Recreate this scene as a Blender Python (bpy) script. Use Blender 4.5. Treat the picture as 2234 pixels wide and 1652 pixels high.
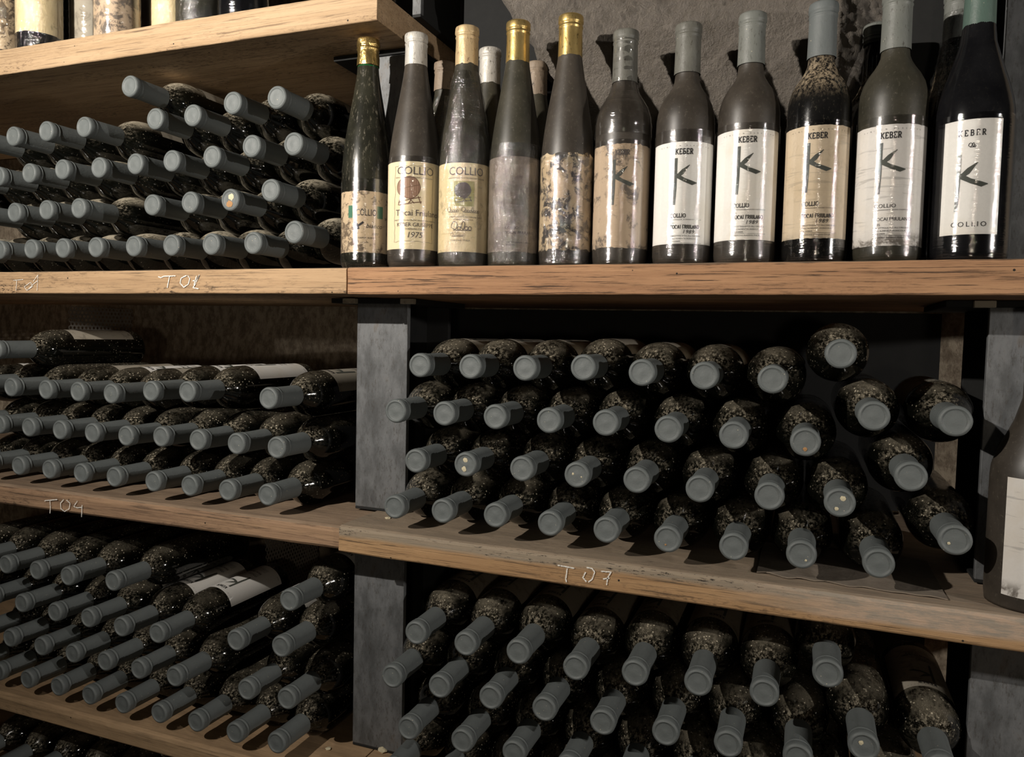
import bpy, bmesh, math, random
import numpy as np
from mathutils import Vector, Matrix, noise
random.seed(7)
S = bpy.context.scene
C = S.collection
for o in list(bpy.data.objects): bpy.data.objects.remove(o)

# ------------------------------------------------------------------ camera, light, exposure
Z0 = 1.45                       # eye height above the cellar floor; all z below are measured from the eye
W, H, F = 2234, 1652, 1670.0
yaw, pitch, roll = map(math.radians, (21.0, 3.2, 1.3))
fw = Vector((-math.sin(yaw)*math.cos(pitch), math.cos(yaw)*math.cos(pitch), -math.sin(pitch)))
rt0 = Vector((math.cos(yaw), math.sin(yaw), 0)); up0 = rt0.cross(fw)
rt = math.cos(roll)*rt0 + math.sin(roll)*up0; up = rt.cross(fw)
cd = bpy.data.cameras.new('camera'); cam = bpy.data.objects.new('camera', cd); C.objects.link(cam)
cam.matrix_world = Matrix(((rt.x, up.x, -fw.x, 0), (rt.y, up.y, -fw.y, 0), (rt.z, up.z, -fw.z, Z0), (0, 0, 0, 1)))
cd.sensor_width = 36; cd.lens = F/W*36; cd.clip_start = 0.02
S.camera = cam
S.view_settings.view_transform = 'Standard'; S.view_settings.look = 'None'
S.view_settings.gamma = 1; S.view_settings.use_curve_mapping = False
S.view_settings.exposure = 0.0
w = bpy.data.worlds.new('world'); S.world = w; w.use_nodes = True
w.node_tree.nodes['Background'].inputs[0].default_value = (0.9, 0.8, 0.65, 1)
w.node_tree.nodes['Background'].inputs[1].default_value = 0.003
def lamp(name, loc, watt, col, size):
    l = bpy.data.lights.new(name, 'POINT'); l.energy = watt; l.color = col; l.shadow_soft_size = size
    o = bpy.data.objects.new(name, l); C.objects.link(o); o.location = (loc[0], loc[1], loc[2]+Z0); return o
# the main lamp is a small reflector tilted upwards, so the lower shelves get less of it
l = bpy.data.lights.new('cellar_lamp_left', 'AREA'); l.shape = 'DISK'; l.size = .030; l.energy = 36.0; l.color = (1.0, 0.93, 0.84)
o = bpy.data.objects.new('cellar_lamp_left', l); C.objects.link(o); o.location = (-1.00, -.18, .50+Z0)
o.rotation_euler = Vector((.35, 1.0, .66)).to_track_quat('-Z', 'Y').to_euler()
lamp('cellar_lamp_right', (1.60, 0.20, 0.16), 46.0, (1.0, 0.94, 0.87), 0.016)
lamp('cellar_lamp_low', (0.30, -1.00, -0.08), 9.0, (1.0, 0.86, 0.68), 0.05)

def ray(u, v): return fw + rt*((u-W/2)/F) - up*((v-H/2)/F)
def onY(u, v, Y): d = ray(u, v); return d*(Y/d.y)
def onZ(u, v, Z): d = ray(u, v); return d*(Z/d.z)

# ------------------------------------------------------------------ node helpers
class NT:
    def __init__(s, name):
        s.m = bpy.data.materials.new(name); s.m.use_nodes = True; s.t = s.m.node_tree
        s.p = s.t.nodes['Principled BSDF']; s.out = s.t.nodes['Material Output']
    def n(s, ty, **k):
        x = s.t.nodes.new(ty)
        for a, b in k.items(): setattr(x, a, b)
        return x
    def l(s, a, b): s.t.links.new(a, b)
    def set(s, node, idx, v):
        if hasattr(v, 'is_linked') or hasattr(v, 'links'): s.l(v, node.inputs[idx])
        else: node.inputs[idx].default_value = v
    def coord(s, scale=(1, 1, 1), kind='Object', rnd=False):
        tc = s.n('ShaderNodeTexCoord'); mp = s.n('ShaderNodeMapping'); s.l(tc.outputs[kind], mp.inputs[0])
        mp.inputs['Scale'].default_value = scale
        if rnd:
            oi = s.n('ShaderNodeObjectInfo'); mu = s.math('MULTIPLY', oi.outputs['Random'], 37.0)
            cx = s.n('ShaderNodeCombineXYZ'); s.l(mu, cx.inputs[0]); s.l(mu, cx.inputs[1]); s.l(mu, cx.inputs[2]); s.l(cx.outputs[0], mp.inputs['Location'])
        return mp.outputs[0]
    def noise(s, vec, scale, detail=4, rough=.55, dist=0.0):
        x = s.n('ShaderNodeTexNoise'); s.l(vec, x.inputs['Vector']); x.inputs['Scale'].default_value = scale
        x.inputs['Detail'].default_value = detail; x.inputs['Roughness'].default_value = rough; x.inputs['Distortion'].default_value = dist
        return x.outputs[0]
    def vor(s, vec, scale, rnd=1.0):
        x = s.n('ShaderNodeTexVoronoi'); s.l(vec, x.inputs['Vector']); x.inputs['Scale'].default_value = scale
        x.inputs['Randomness'].default_value = rnd; return x
    def ramp(s, fac, a, b, lo=0.0, hi=1.0):
        x = s.n('ShaderNodeMapRange'); x.interpolation_type = 'SMOOTHSTEP'; s.l(fac, x.inputs[0])
        x.inputs[1].default_value = a; x.inputs[2].default_value = b; x.inputs[3].default_value = lo; x.inputs[4].default_value = hi
        return x.outputs[0]
    def math(s, op, a, b=0.0):
        x = s.n('ShaderNodeMath', operation=op); s.set(x, 0, a); s.set(x, 1, b); return x.outputs[0]
    def mix(s, fac, a, b):
        x = s.n('ShaderNodeMix', data_type='RGBA'); s.set(x, 0, fac)
        s.set(x, 6, a if not isinstance(a, tuple) else (*a, 1)[:4]); s.set(x, 7, b if not isinstance(b, tuple) else (*b, 1)[:4]); return x.outputs[2]
    def sep(s, vec):
        x = s.n('ShaderNodeSeparateXYZ'); s.l(vec, x.inputs[0]); return x.outputs
    def bump(s, h, strength=.3, dist=.001, normal=None):
        x = s.n('ShaderNodeBump'); x.inputs['Strength'].default_value = strength; x.inputs['Distance'].default_value = dist
        s.l(h, x.inputs['Height'])
        if normal: s.l(normal, x.inputs['Normal'])
        return x.outputs[0]
    def base(s, c): s.set(s.p, 'Base Color', c if not isinstance(c, tuple) else (*c, 1)[:4])
    def rough(s, r): s.set(s.p, 'Roughness', r)
    def nrm(s, b): s.l(b, s.p.inputs['Normal'])

def simple(name, col, rough=.6, metal=0.0):
    t = NT(name); t.base(col); t.rough(rough); t.p.inputs['Metallic'].default_value = metal; return t.m

def wood(name, light, mid, dark, streak=.5, speck=0.0, rim=0.0, lowband=0.0, dust=(.23, .18, .13), bumpk=.4):
    t = NT(name)
    g = t.coord((2.2, 40, 75)); f = t.noise(g, 1.0, 9, .68, .25)
    fine = t.noise(t.coord((11, 260, 520)), 1.0, 7, .68, .2)
    blotch = t.noise(t.coord((2.6, 9, 9)), 1.6, 5, .6, .8)
    c = t.mix(t.ramp(f, .3, .68), mid, light)
    c = t.mix(t.ramp(blotch, .45, .75, 0, .55), c, mid)
    c = t.mix(t.ramp(fine, .53, .63, 0, streak), c, dark); cr = t.noise(t.coord((4.5, 90, 150)), 1.0, 7, .72, .3); c = t.mix(t.ramp(cr, .58, .66, 0, min(1, streak*1.1)), c, tuple(x*.7 for x in dark))
    sk = t.noise(t.coord((60, 200, 200)), 1.6, 6, .7)
    o = t.sep(t.coord())
    low = t.ramp(o[2], .004, -.016)
    if speck: c = t.mix(t.math('MULTIPLY', t.math('MULTIPLY', t.ramp(sk, .5, .62), t.ramp(blotch, .42, .62)), t.math('MULTIPLY', t.math('ADD', low, .25), speck)), c, dark)
    v = t.vor(t.coord((1, 1, 1)), 34).outputs[0]
    c = t.mix(t.ramp(v, .055, .035), c, (.012, .009, .006))
    if rim:
        gy = t.ramp(t.math('ADD', o[2], t.math('MULTIPLY', t.noise(t.coord((7, 30, 30)), 1, 5), .012)),   .0085, .0165)
        c = t.mix(t.math('MULTIPLY', gy, rim), c, (.30, .26, .20))
        pits = t.math('MULTIPLY', t.ramp(t.noise(t.coord((90, 300, 480)), 1, 6, .75), .56, .61), t.math('MULTIPLY', gy, t.ramp(blotch, .40, .52)))
        c = t.mix(pits, c, (.03, .022, .016))
    if lowband:
        xr = t.ramp(o[0], -.12, .10)
        band = t.ramp(t.math('ADD', o[2], t.math('MULTIPLY', t.noise(t.coord((3, 3, 3)), 1.3, 4), .022)), .006, -.001)
        c2 = t.mix(t.ramp(t.noise(t.coord((22, 120, 120)), 1, 7, .75), .4, .6), (.56, .41, .30), (.36, .31, .25))
        c = t.mix(t.math('MULTIPLY', t.math('MULTIPLY', xr, lowband), t.math('SUBTRACT', 1.0, band)), c, c2)
    ge = t.n('ShaderNodeNewGeometry'); nz = t.sep(ge.outputs['Normal'])[2]
    topn = t.noise(t.coord((10, 24, 24)), 1.3, 6, .65)
    dc = t.mix(t.ramp(topn, .3, .7), dust, tuple(x*.62 for x in dust))
    c = t.mix(t.math('MULTIPLY', t.ramp(nz, .55, .9), t.ramp(fine, .35, .62, .86, .55)), c, dc)
    t.base(c); t.rough(.78)
    h = t.math('ADD', t.math('MULTIPLY', f, .6), t.math('MULTIPLY', fine, .7))
    t.nrm(t.bump(h, bumpk, .0016)); return t.m
M = {}
M['wood_top'] = wood('pale_wood', (.52, .365, .22), (.39, .26, .145), (.13, .08, .045), .55, .7, bumpk=.8)
M['wood_t01'] = wood('tan_wood', (.54, .36, .205), (.41, .26, .14), (.08, .05, .028), .5, 1.7, bumpk=.7)
M['wood_right'] = wood('reddish_wood', (.50, .28, .145), (.33, .17, .085), (.07, .036, .018), .95, .3, bumpk=.8)
M['wood_t04'] = wood('worn_brown_wood', (.42, .265, .155), (.24, .145, .088), (.06, .038, .024), .7, .9, bumpk=.8, dust=(.42, .31, .215))
M['wood_t07'] = wood('weathered_orange_wood', (.50, .31, .155), (.37, .215, .10), (.08, .048, .025), .7, .5, bumpk=.8, rim=.8, lowband=.95, dust=(.37, .28, .195))
M['wood_low'] = wood('brown_wood', (.46, .31, .175), (.34, .225, .125), (.11, .075, .04), .45, .6, dust=(.58, .385, .22))

# steel
t = NT('galvanised_steel'); a = t.noise(t.coord((34, 34, 14)), 1, 8, .7); b = t.noise(t.coord((260, 260, 90)), 1, 6, .75)
c = t.mix(t.ramp(a, .35, .65), (.085, .088, .09), (.165, .17, .175)); c = t.mix(t.ramp(b, .52, .66, 0, .6), c, (.05, .043, .036)); c = t.mix(t.ramp(a, .60, .70, 0, .5), c, (.12, .095, .07))
t.base(c); t.rough(.62); t.p.inputs['Metallic'].default_value = .15; t.nrm(t.bump(b, .2, .0006)); M['steel'] = t.m
t = NT('black_steel_and_shade'); b = t.noise(t.coord((60, 60, 60)), 1, 6, .7)
t.base(t.mix(b, (.003, .0035, .004), (.014, .014, .013))); t.rough(.8); M['black_steel_and_shade'] = t.m  # black plates; darkened further to stand for shade on post backs and behind bays
M['sheet'] = simple('perforated_sheet_metal', (.34, .31, .27), .45, .2)
M['bolt'] = simple('zinc_bolt', (.45, .46, .48), .3, .8)
t = NT('cellar_stone'); a = t.noise(t.coord(), 7, 8, .65); b = t.noise(t.coord(), 90, 8, .72)
c = t.mix(t.ramp(a, .3, .7), (.25, .215, .175), (.44, .385, .33)); c = t.mix(t.ramp(b, .42, .6, 0, .45), c, (.34, .30, .265)); c = t.mix(t.ramp(b, .36, .25, 0, .7), c, (.06, .05, .042))
t.base(c); t.rough(.95); t.nrm(t.bump(t.math('ADD', b, t.math('MULTIPLY', t.noise(t.coord((1, 1, .8)), 230, 6, .7), .6)), 1.0, .030)); M['stone'] = t.m
t = NT('dark_plaster'); a = t.noise(t.coord((1, 1, .6)), 60, 8, .72, .1); d = t.noise(t.coord(), 5, 4)
c = t.mix(t.ramp(a, .38, .62), (.20, .155, .11), (.42, .35, .26)); c = t.mix(t.ramp(d, .5, .75, 0, .6), c, (.13, .095, .065))
t.base(c); t.rough(.95); t.nrm(t.bump(a, .6, .004)); M['plaster'] = t.m
M['floor'] = simple('dark_floor', (.07, .06, .05), .9)

# glass of the lying bottles : near-black wine glass under mould specks, dust settled on the upper side (local +Y is up)
def lying_glass(name, speck_amt, top_amt, streaky):
    t = NT(name); o = t.sep(t.coord())
    v = t.coord((1, 1, 1), rnd=True)
    d1 = t.vor(v, 165).outputs[0]; d2 = t.vor(v, 520).outputs[0]
    patch = t.noise(v, 26, 5, .65, .4); fine = t.noise(t.coord((1, 1, .35) if streaky else (1, 1, 1), rnd=True), 260, 6, .75)
    upf = t.ramp(o[1], -.012, .036)
    dots = t.math('MULTIPLY', t.ramp(d1, .22, .11), t.ramp(patch, .38, .52))
    dots2 = t.math('MULTIPLY', t.ramp(d2, .30, .14), t.ramp(patch, .46, .62))
    haze = t.math('MULTIPLY', t.ramp(fine, .56, .72), t.ramp(patch, .45, .66))
    s = t.math('ADD', t.math('MULTIPLY', t.math('ADD', dots, t.math('MULTIPLY', dots2, .30)), speck_amt), t.math('MULTIPLY', haze, .13*speck_amt))
    s = t.math('MULTIPLY', s, t.math('ADD', t.math('MULTIPLY', upf, .85), .22))
    topd = t.math('MULTIPLY', t.math('MULTIPLY', t.ramp(o[1], .014, .034), t.ramp(t.math('ADD', t.math('MULTIPLY', fine, .5), t.math('MULTIPLY', patch, .6)), .42, .62)), top_amt)
    collar = t.math('MULTIPLY', t.math('MULTIPLY', t.ramp(o[2], .208, .226), t.ramp(fine, .46, .62)), .7)
    s = t.math('MINIMUM', t.math('ADD', t.math('ADD', s, topd), t.math('MULTIPLY', collar, upf)), 1.0)
    film = t.math('MULTIPLY', t.ramp(patch, .35, .75), .4)
    g = t.mix(film, (.002, .0022, .0015), (.007, .0067, .005))
    c = t.mix(s, g, (.50, .44, .33)); t.base(c); pass
    t.rough(t.math('ADD', t.math('MULTIPLY', s, .6), .075))
    t.p.inputs['IOR'].default_value = 1.5
    t.nrm(t.bump(t.math('ADD', fine, t.math('MULTIPLY', s, .8)), .06, .0006)); return t.m
def bord_lying(R=.0366):
    return [(.026, .006), (.030, .0), (.0335, .0012), (R-.0006, .006), (R, .011), (R, .060), (R, .120), (R, .176), (R*.992, .184), (R*.965, .192), (R*.915, .200), (R*.83, .2080), (R*.72, .2145), (R*.60, .2200), (.0180, .2252), (.0155, .2295), (.0144, .236), (.0140, .250), (.0138, .291)]
M['glass_a'] = lying_glass('dusty_wine_glass', .45, 1.0, True)
M['glass_b'] = lying_glass('mould_speckled_glass', 1.0, .14, False)
M['glass_d'] = lying_glass('lightly_speckled_glass', .9, .26, True)

def capsule_mat(name, c1, c2, rough=.58, metal=0.0, grime=.15, gcol=(.05, .045, .035), wr=.5):
    t = NT(name); a = t.noise(t.coord((1, 1, .5), rnd=True), 55, 5, .6); b = t.noise(t.coord((1, 1, .4), rnd=True), 300, 6, .75)
    c = t.mix(a, c1, c2); c = t.mix(t.ramp(b, .55, .68, 0, grime), c, gcol)
    d = t.vor(t.coord(rnd=True), 170).outputs[0]
    c = t.mix(t.math('MULTIPLY', t.ramp(d, .12, .05), t.ramp(a, .5, .6)), c, (.5, .45, .33))
    t.base(c); t.rough(rough); t.p.inputs['Metallic'].default_value = metal
    t.nrm(t.bump(a, wr, .002, t.bump(b, .12, .0004))); return t.m
M['cap'] = capsule_mat('slate_grey_capsule', (.112, .126, .126), (.150, .165, .163))
M['cap_grey'] = capsule_mat('dusty_grey_capsule', (.12, .130, .118), (.20, .205, .185), .5, 0, .8, (.05, .045, .035))
M['cap_stained'] = capsule_mat('stained_grey_capsule', (.060, .055, .045), (.19, .19, .165), .5, 0, 1.0, (.035, .028, .02), .6)
M['cap_green'] = capsule_mat('green_grey_capsule', (.07, .115, .095), (.095, .145, .12), .45, 0, .2)
M['cap_gold'] = capsule_mat('gold_foil_capsule', (.55, .38, .13), (.72, .53, .22), .34, .85, .9, (.10, .06, .02), .35)
M['cap_gold_dusty'] = capsule_mat('dusty_gold_capsule', (.50, .37, .20), (.62, .46, .26), .48, .4, .9, (.16, .10, .06), .7)
M['cap_foil'] = capsule_mat('crinkled_gold_foil', (.45, .31, .10), (.70, .50, .20), .3, .9, 1.0, (.06, .035, .012), 1.6)
M['cap_silver'] = capsule_mat('dusty_silver_capsule', (.42, .40, .36), (.62, .59, .54), .5, .3, 1.0, (.10, .085, .07), .8)
M['cap_brown'] = capsule_mat('brown_torn_capsule', (.14, .10, .07), (.34, .27, .20), .6, 0, 1.0, (.04, .03, .02), .8)

def standing_glass(name, c1, c2, rough, dusty=.5, streak=False, topdust=0.0):
    t = NT(name); o = t.sep(t.coord()); a = t.noise(t.coord(rnd=True), 24, 5, .6); b = t.noise(t.coord((1, 1, .25) if streak else (1, 1, .7), rnd=True), 300, 6, .75)
    c = t.mix(t.ramp(a, .3, .7), c1, c2); dd = t.math('MULTIPLY', t.ramp(b, .54, .72), dusty); c = t.mix(dd, c, (.16, .14, .10))
    if topdust:
        q = t.math('MULTIPLY', t.math('MULTIPLY', t.ramp(o[2], .180, .214), t.ramp(o[2], .245, .220)), t.math('MULTIPLY', t.ramp(b, .42, .60), topdust)); c = t.mix(q, c, (.42, .33, .22))
        dd = t.math('ADD', dd, q)
    t.base(c); t.rough(t.math('ADD', t.math('MULTIPLY', dd, .4), rough)); t.nrm(t.bump(b, .06, .0004)); return t.m
M['g_dull'] = standing_glass('dust_filmed_brown_glass', (.034, .028, .022), (.060, .050, .040), .42, .35)
M['g_dull2'] = standing_glass('dull_olive_glass', (.028, .026, .018), (.050, .045, .032), .42, .3)
M['g_black'] = standing_glass('black_wine_glass', (.006, .006, .006), (.014, .013, .012), .14, .25, topdust=.8)
M['g_clean'] = standing_glass('deep_black_glass', (.005, .005, .006), (.010, .010, .011), .16, .05)
M['g_streak'] = standing_glass('streaked_olive_glass', (.012, .012, .009), (.030, .029, .020), .22, 1.0, True)
t = NT('green_bottle_glass'); t.base((.004, .10, .022)); t.rough(.08); t.p.inputs['Coat Weight'].default_value = .3; M['g_green'] = t.m

# paper labels
def paper(name, col, stain=0.0, scol=(.05, .04, .035), thr=.5, scale=45, base_dust=0.0, streak=0.0):
    t = NT(name); v = t.coord(rnd=True); a = t.noise(v, scale, 8, .7, .5); f = t.noise(v, 400, 3); big = t.noise(v, 12, 4, .6, .6)
    c = t.mix(t.ramp(f, .3, .7, 0, .2), col, tuple(x*.82 for x in col))
    c = t.mix(t.ramp(big, .45, .75, 0, .35), c, tuple(x*y for x, y in zip(col, (.80, .70, .52))))
    if stain: c = t.mix(t.math('MULTIPLY', t.ramp(t.math('ADD', t.math('MULTIPLY', a, .6), t.math('MULTIPLY', big, .4)), thr-.02, thr+.05), stain), c, scol)
    if base_dust:
        o = t.sep(t.coord()); q = t.math('MULTIPLY', t.ramp(t.math('ADD', o[2], t.math('MULTIPLY', a, .012)), .042, .028), t.ramp(a, .45, .6, .1, 1)); c = t.mix(t.math('MULTIPLY', q, base_dust), c, (.12, .10, .08))
    if streak:
        x = t.n('ShaderNodeMapping'); tc = t.n('ShaderNodeTexCoord'); t.l(tc.outputs['Object'], x.inputs[0]); x.inputs['Rotation'].default_value = (0, .35, 0); x.inputs['Scale'].default_value = (14, 14, 160)
        s = t.noise(x.outputs[0], 1, 4, .6, .4); c = t.mix(t.ramp(s, .60, .66, 0, streak), c, tuple(y*.45 for y in col))
    t.base(c); t.rough(.7); t.nrm(t.bump(a, .12, .0006)); return t.m
M['pap_white'] = paper('white_label_paper', (.90, .88, .84))
M['pap_grey'] = paper('greyish_label_paper', (.80, .77, .73), 0, base_dust=.9, streak=.5)
M['pap_tan'] = paper('tan_label_paper', (.68, .57, .42), .25, (.30, .22, .13), .56, 60, base_dust=.8, streak=.35)
M['pap_cream'] = paper('cream_label_paper', (.84, .73, .50))
M['pap_cream2'] = paper('stained_cream_label_paper', (.72, .60, .37), .5, (.24, .19, .10), .54, 70)
M['pap_mottled'] = paper('mottled_tan_label_paper', (.62, .49, .33), .9, (.12, .085, .055), .50, 110)
M['pap_brown'] = paper('brown_stained_label_paper', (.20, .165, .135), .6, (.08, .065, .055), .50, 40)
M['pap_peel'] = paper('peeled_label_paper', (.58, .46, .30), .97, (.035, .032, .032), .495, 60)
M['pap_rot'] = paper('mould_stained_label_paper', (.54, .42, .30), .85, (.10, .085, .075), .515, 48)
M['pap_old'] = paper('dirty_white_label_paper', (.42, .38, .31), .5, (.16, .14, .11), .54, 60)
M['ink'] = simple('black_ink', (.03, .028, .03), .7)
M['ink_soft'] = simple('faded_ink', (.13, .11, .10), .7)
M['ink_k'] = simple('grey_green_ink', (.085, .092, .078), .7)
M['ink_brown'] = simple('brown_ink', (.20, .11, .07), .7)
M['ink_barrel'] = simple('pink_brown_print', (.40, .25, .17), .7)
M['ink_green'] = simple('green_print', (.06, .20, .12), .7)
M['ink_olive'] = simple('olive_print', (.36, .33, .13), .7)
t = NT('chalk'); a = t.noise(t.coord(), 420, 4, .7); tr = t.n('ShaderNodeBsdfTransparent'); mx = t.n('ShaderNodeMixShader')
t.base((.88, .86, .80)); t.rough(.95); t.l(t.ramp(a, .36, .50, .15, 1.0), mx.inputs[0]); t.l(tr.outputs[0], mx.inputs[1]); t.l(t.p.outputs[0], mx.inputs[2]); t.l(mx.outputs[0], t.out.inputs[0]); M['chalk'] = t.m
M['mould'] = simple('pale_mould', (.62, .55, .38), .95)
M['rust'] = simple('rusty_mould', (.40, .22, .10), .95)
def film(name, amount, bstr, zs, crumple):
    t = NT(name); tr = t.n('ShaderNodeBsdfTransparent'); gl = t.n('ShaderNodeBsdfGlossy'); mx = t.n('ShaderNodeMixShader')
    gl.inputs['Roughness'].default_value = .07; gl.inputs[0].default_value = (1, 1, 1, 1)
    a = t.noise(t.coord((18, 18, zs), rnd=True), 1, 3, .55, .3); b = t.noise(t.coord((1, 1, .7), rnd=True), 75, 4, .6, 1.5)
    hgt = t.math('ADD', a, t.math('MULTIPLY', b, crumple))
    bp = t.bump(hgt, bstr, .004); t.l(bp, gl.inputs['Normal'])
    fr = t.n('ShaderNodeFresnel'); fr.inputs[0].default_value = 1.45; t.l(bp, fr.inputs['Normal'])
    t.l(t.math('ADD', t.math('MULTIPLY', fr.outputs[0], .45), amount), mx.inputs[0]); t.l(tr.outputs[0], mx.inputs[1]); t.l(gl.outputs[0], mx.inputs[2]); t.l(mx.outputs[0], t.out.inputs[0]); return t.m
M['film'] = film('clear_plastic_film', .095, .20, 620, .22)
M['film_crumpled'] = film('crumpled_plastic_film', .10, .50, 220, 2.0)

# ------------------------------------------------------------------ object helpers
def mesh(name, vs, fs, mat, smooth=True):
    me = bpy.data.meshes.new(name); me.from_pydata([tuple(v) for v in vs], [], [tuple(f) for f in fs])
    me.materials.append(mat)
    if smooth: me.polygons.foreach_set('use_smooth', [True]*len(me.polygons))
    me.update(); return me
def obj(name, me, parent=None, loc=None):
    o = bpy.data.objects.new(name, me); C.objects.link(o)
    if parent: o.parent = parent
    if loc: o.location = loc
    return o
def tag(o, label=None, cat=None, group=None, kind=None):
    for k, v in (('label', label), ('category', cat), ('group', group), ('kind', kind)):
        if v: o[k] = v
    return o
def empty(name, loc, label, cat, group=None):
    o = bpy.data.objects.new(name, None); C.objects.link(o); o.empty_display_size = .02; o.location = (loc[0], loc[1], loc[2]+Z0)
    return tag(o, label, cat, group)
def lathe(prof, seg=40, wob=0.0, close0=True, close1=True, seed=0):
    vs, fs = [], []
    for k, (r, z) in enumerate(prof):
        for i in range(seg):
            a = 2*math.pi*i/seg; rr = r
            if wob: rr = r*(1+wob*noise.noise(Vector((math.cos(a)*2.2, math.sin(a)*2.2, z*90+seed))))
            vs.append((rr*math.cos(a), rr*math.sin(a), z))
    for k in range(len(prof)-1):
        for i in range(seg):
            j = (i+1) % seg; fs.append((k*seg+i, k*seg+j, (k+1)*seg+j, (k+1)*seg+i))
    if close0: fs.append(tuple(reversed(range(seg))))
    if close1: fs.append(tuple((len(prof)-1)*seg+i for i in range(seg)))
    return vs, fs
def boxes(bl):
    vs, fs = [], []
    for (x0, x1, y0, y1, z0, z1) in bl:
        n = len(vs)
        vs += [(x, y, z) for z in (z0, z1) for x, y in ((x0, y0), (x1, y0), (x1, y1), (x0, y1))]
        fs += [tuple(n+i for i in q) for q in ((3, 2, 1, 0), (4, 5, 6, 7), (0, 1, 5, 4), (1, 2, 6, 5), (2, 3, 7, 6), (3, 0, 4, 7))]
    return vs, fs

# bottle shapes (z up from the base). Bordeaux 295 mm, flute 323 mm, burgundy 301 mm
def bord(R=.0362, h=.295):
    k = h/.295
    return [(.026, .006*k), (.030, .0), (.0335, .0012), (R-.0006, .006), (R, .011), (R, .060), (R, .120), (R, .165*k), (R*.995, .176*k), (R*.96, .186*k), (R*.88, .196*k), (R*.75, .205*k), (R*.60, .2125*k), (.0175, .219*k), (.0152, .225*k), (.0142, .234*k), (.0140, .250*k), (.0138, h-.004)]
def flute(R=.0355, h=.323):
    k = h/.323
    return [(.024, .006), (.029, 0), (.033, .0015), (R-.0005, .007), (R, .012), (R, .075), (R, .135*k), (R*.985, .150*k), (R*.945, .165*k), (R*.89, .180*k), (R*.81, .198*k), (R*.72, .216*k), (R*.63, .234*k), (R*.55, .250*k), (R*.485, .264*k), (R*.44, .276*k), (.0145, .290*k), (.0138, .300*k), (.0136, h-.004)]
def burg(R=.0400, h=.306):
    return [(.028, .006), (.033, 0), (.037, .0015), (R-.0005, .007), (R, .012), (R, .080), (R, .150), (R*.985, .160), (R*.93, .172), (R*.83, .187), (R*.70, .203), (R*.57, .219), (R*.46, .233), (.0162, .246), (.0150, .258), (.0145, .275), (.0142, h-.004)]
def capsule_prof(h, L, r=.0145, lip=True):
    e = .0005
    p = [(r+e+.0008, h-L), (r+e+.0005, h-L*.7), (r+e+.0002, h-.024), (r+e+.0002, h-.018)]
    if lip: p += [(r+e+.0003, h-.0160), (r+e+.0009, h-.0152), (r+e+.0008, h-.0140), (r+e-.0001, h-.0132), (r+e+.0001, h-.0112), (r+e+.0012, h-.0098), (r+e+.0013, h-.0085), (r+e+.0012, h-.003)]
    p += [(r+e+.0006, h-.0012), (r-.0006, h-.0002), (r-.0012, h), (r-.0018, h-.0002), (r-.0024, h-.0012), (r-.0040, h-.0016), (.0045, h-.0013), (.0018, h-.0009)]
    return p

# ------------------------------------------------------------------ lettering in label millimetres, wrapped round the bottle
def bfont(s, size, x=0, y=0, align='LEFT', bold=0.0, shear=0.0, sx=1.0, space=1.0):
    cu = bpy.data.curves.new('t', 'FONT'); cu.body = s; cu.size = size*1.38; cu.align_x = align; cu.offset = bold; cu.shear = shear; cu.resolution_u = 2; cu.space_character = space
    o = bpy.data.objects.new('t', cu); C.objects.link(o)
    dg = bpy.context.evaluated_depsgraph_get(); me = bpy.data.meshes.new_from_object(o.evaluated_get(dg))
    r = ([(v.co.x*sx+x, v.co.y+y) for v in me.vertices], [tuple(p.vertices) for p in me.polygons])
    bpy.data.objects.remove(o); bpy.data.curves.remove(cu); bpy.data.meshes.remove(me); return r
def ribbon(pts, wd, taper=None):
    vs, fs = [], []; n = len(pts)
    for i, p in enumerate(pts):
        a = Vector(pts[max(i-1, 0)]); b = Vector(pts[min(i+1, n-1)]); d = (b-a); d = d.normalized() if d.length > 1e-9 else Vector((1, 0))
        q = Vector((-d.y, d.x)); ww = wd if taper is None else taper[i]
        vs += [(p[0]+q.x*ww/2, p[1]+q.y*ww/2), (p[0]-q.x*ww/2, p[1]-q.y*ww/2)]
    for i in range(n-1): fs.append((2*i+1, 2*i, 2*i+2, 2*i+3)[::-1])
    return vs, fs
def dens(pts, step):
    out = [pts[0]]
    for a, b in zip(pts, pts[1:]):
        L = math.hypot(b[0]-a[0], b[1]-a[1]); k = max(1, int(L/step))
        out += [(a[0]+(b[0]-a[0])*i/k, a[1]+(b[1]-a[1])*i/k) for i in range(1, k+1)]
    return out
def arc(cx, cy, rx, ry, a0, a1, n=14): return [(cx+rx*math.cos(math.radians(a0+(a1-a0)*i/n)), cy+ry*math.sin(math.radians(a0+(a1-a0)*i/n))) for i in range(n+1)]
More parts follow.
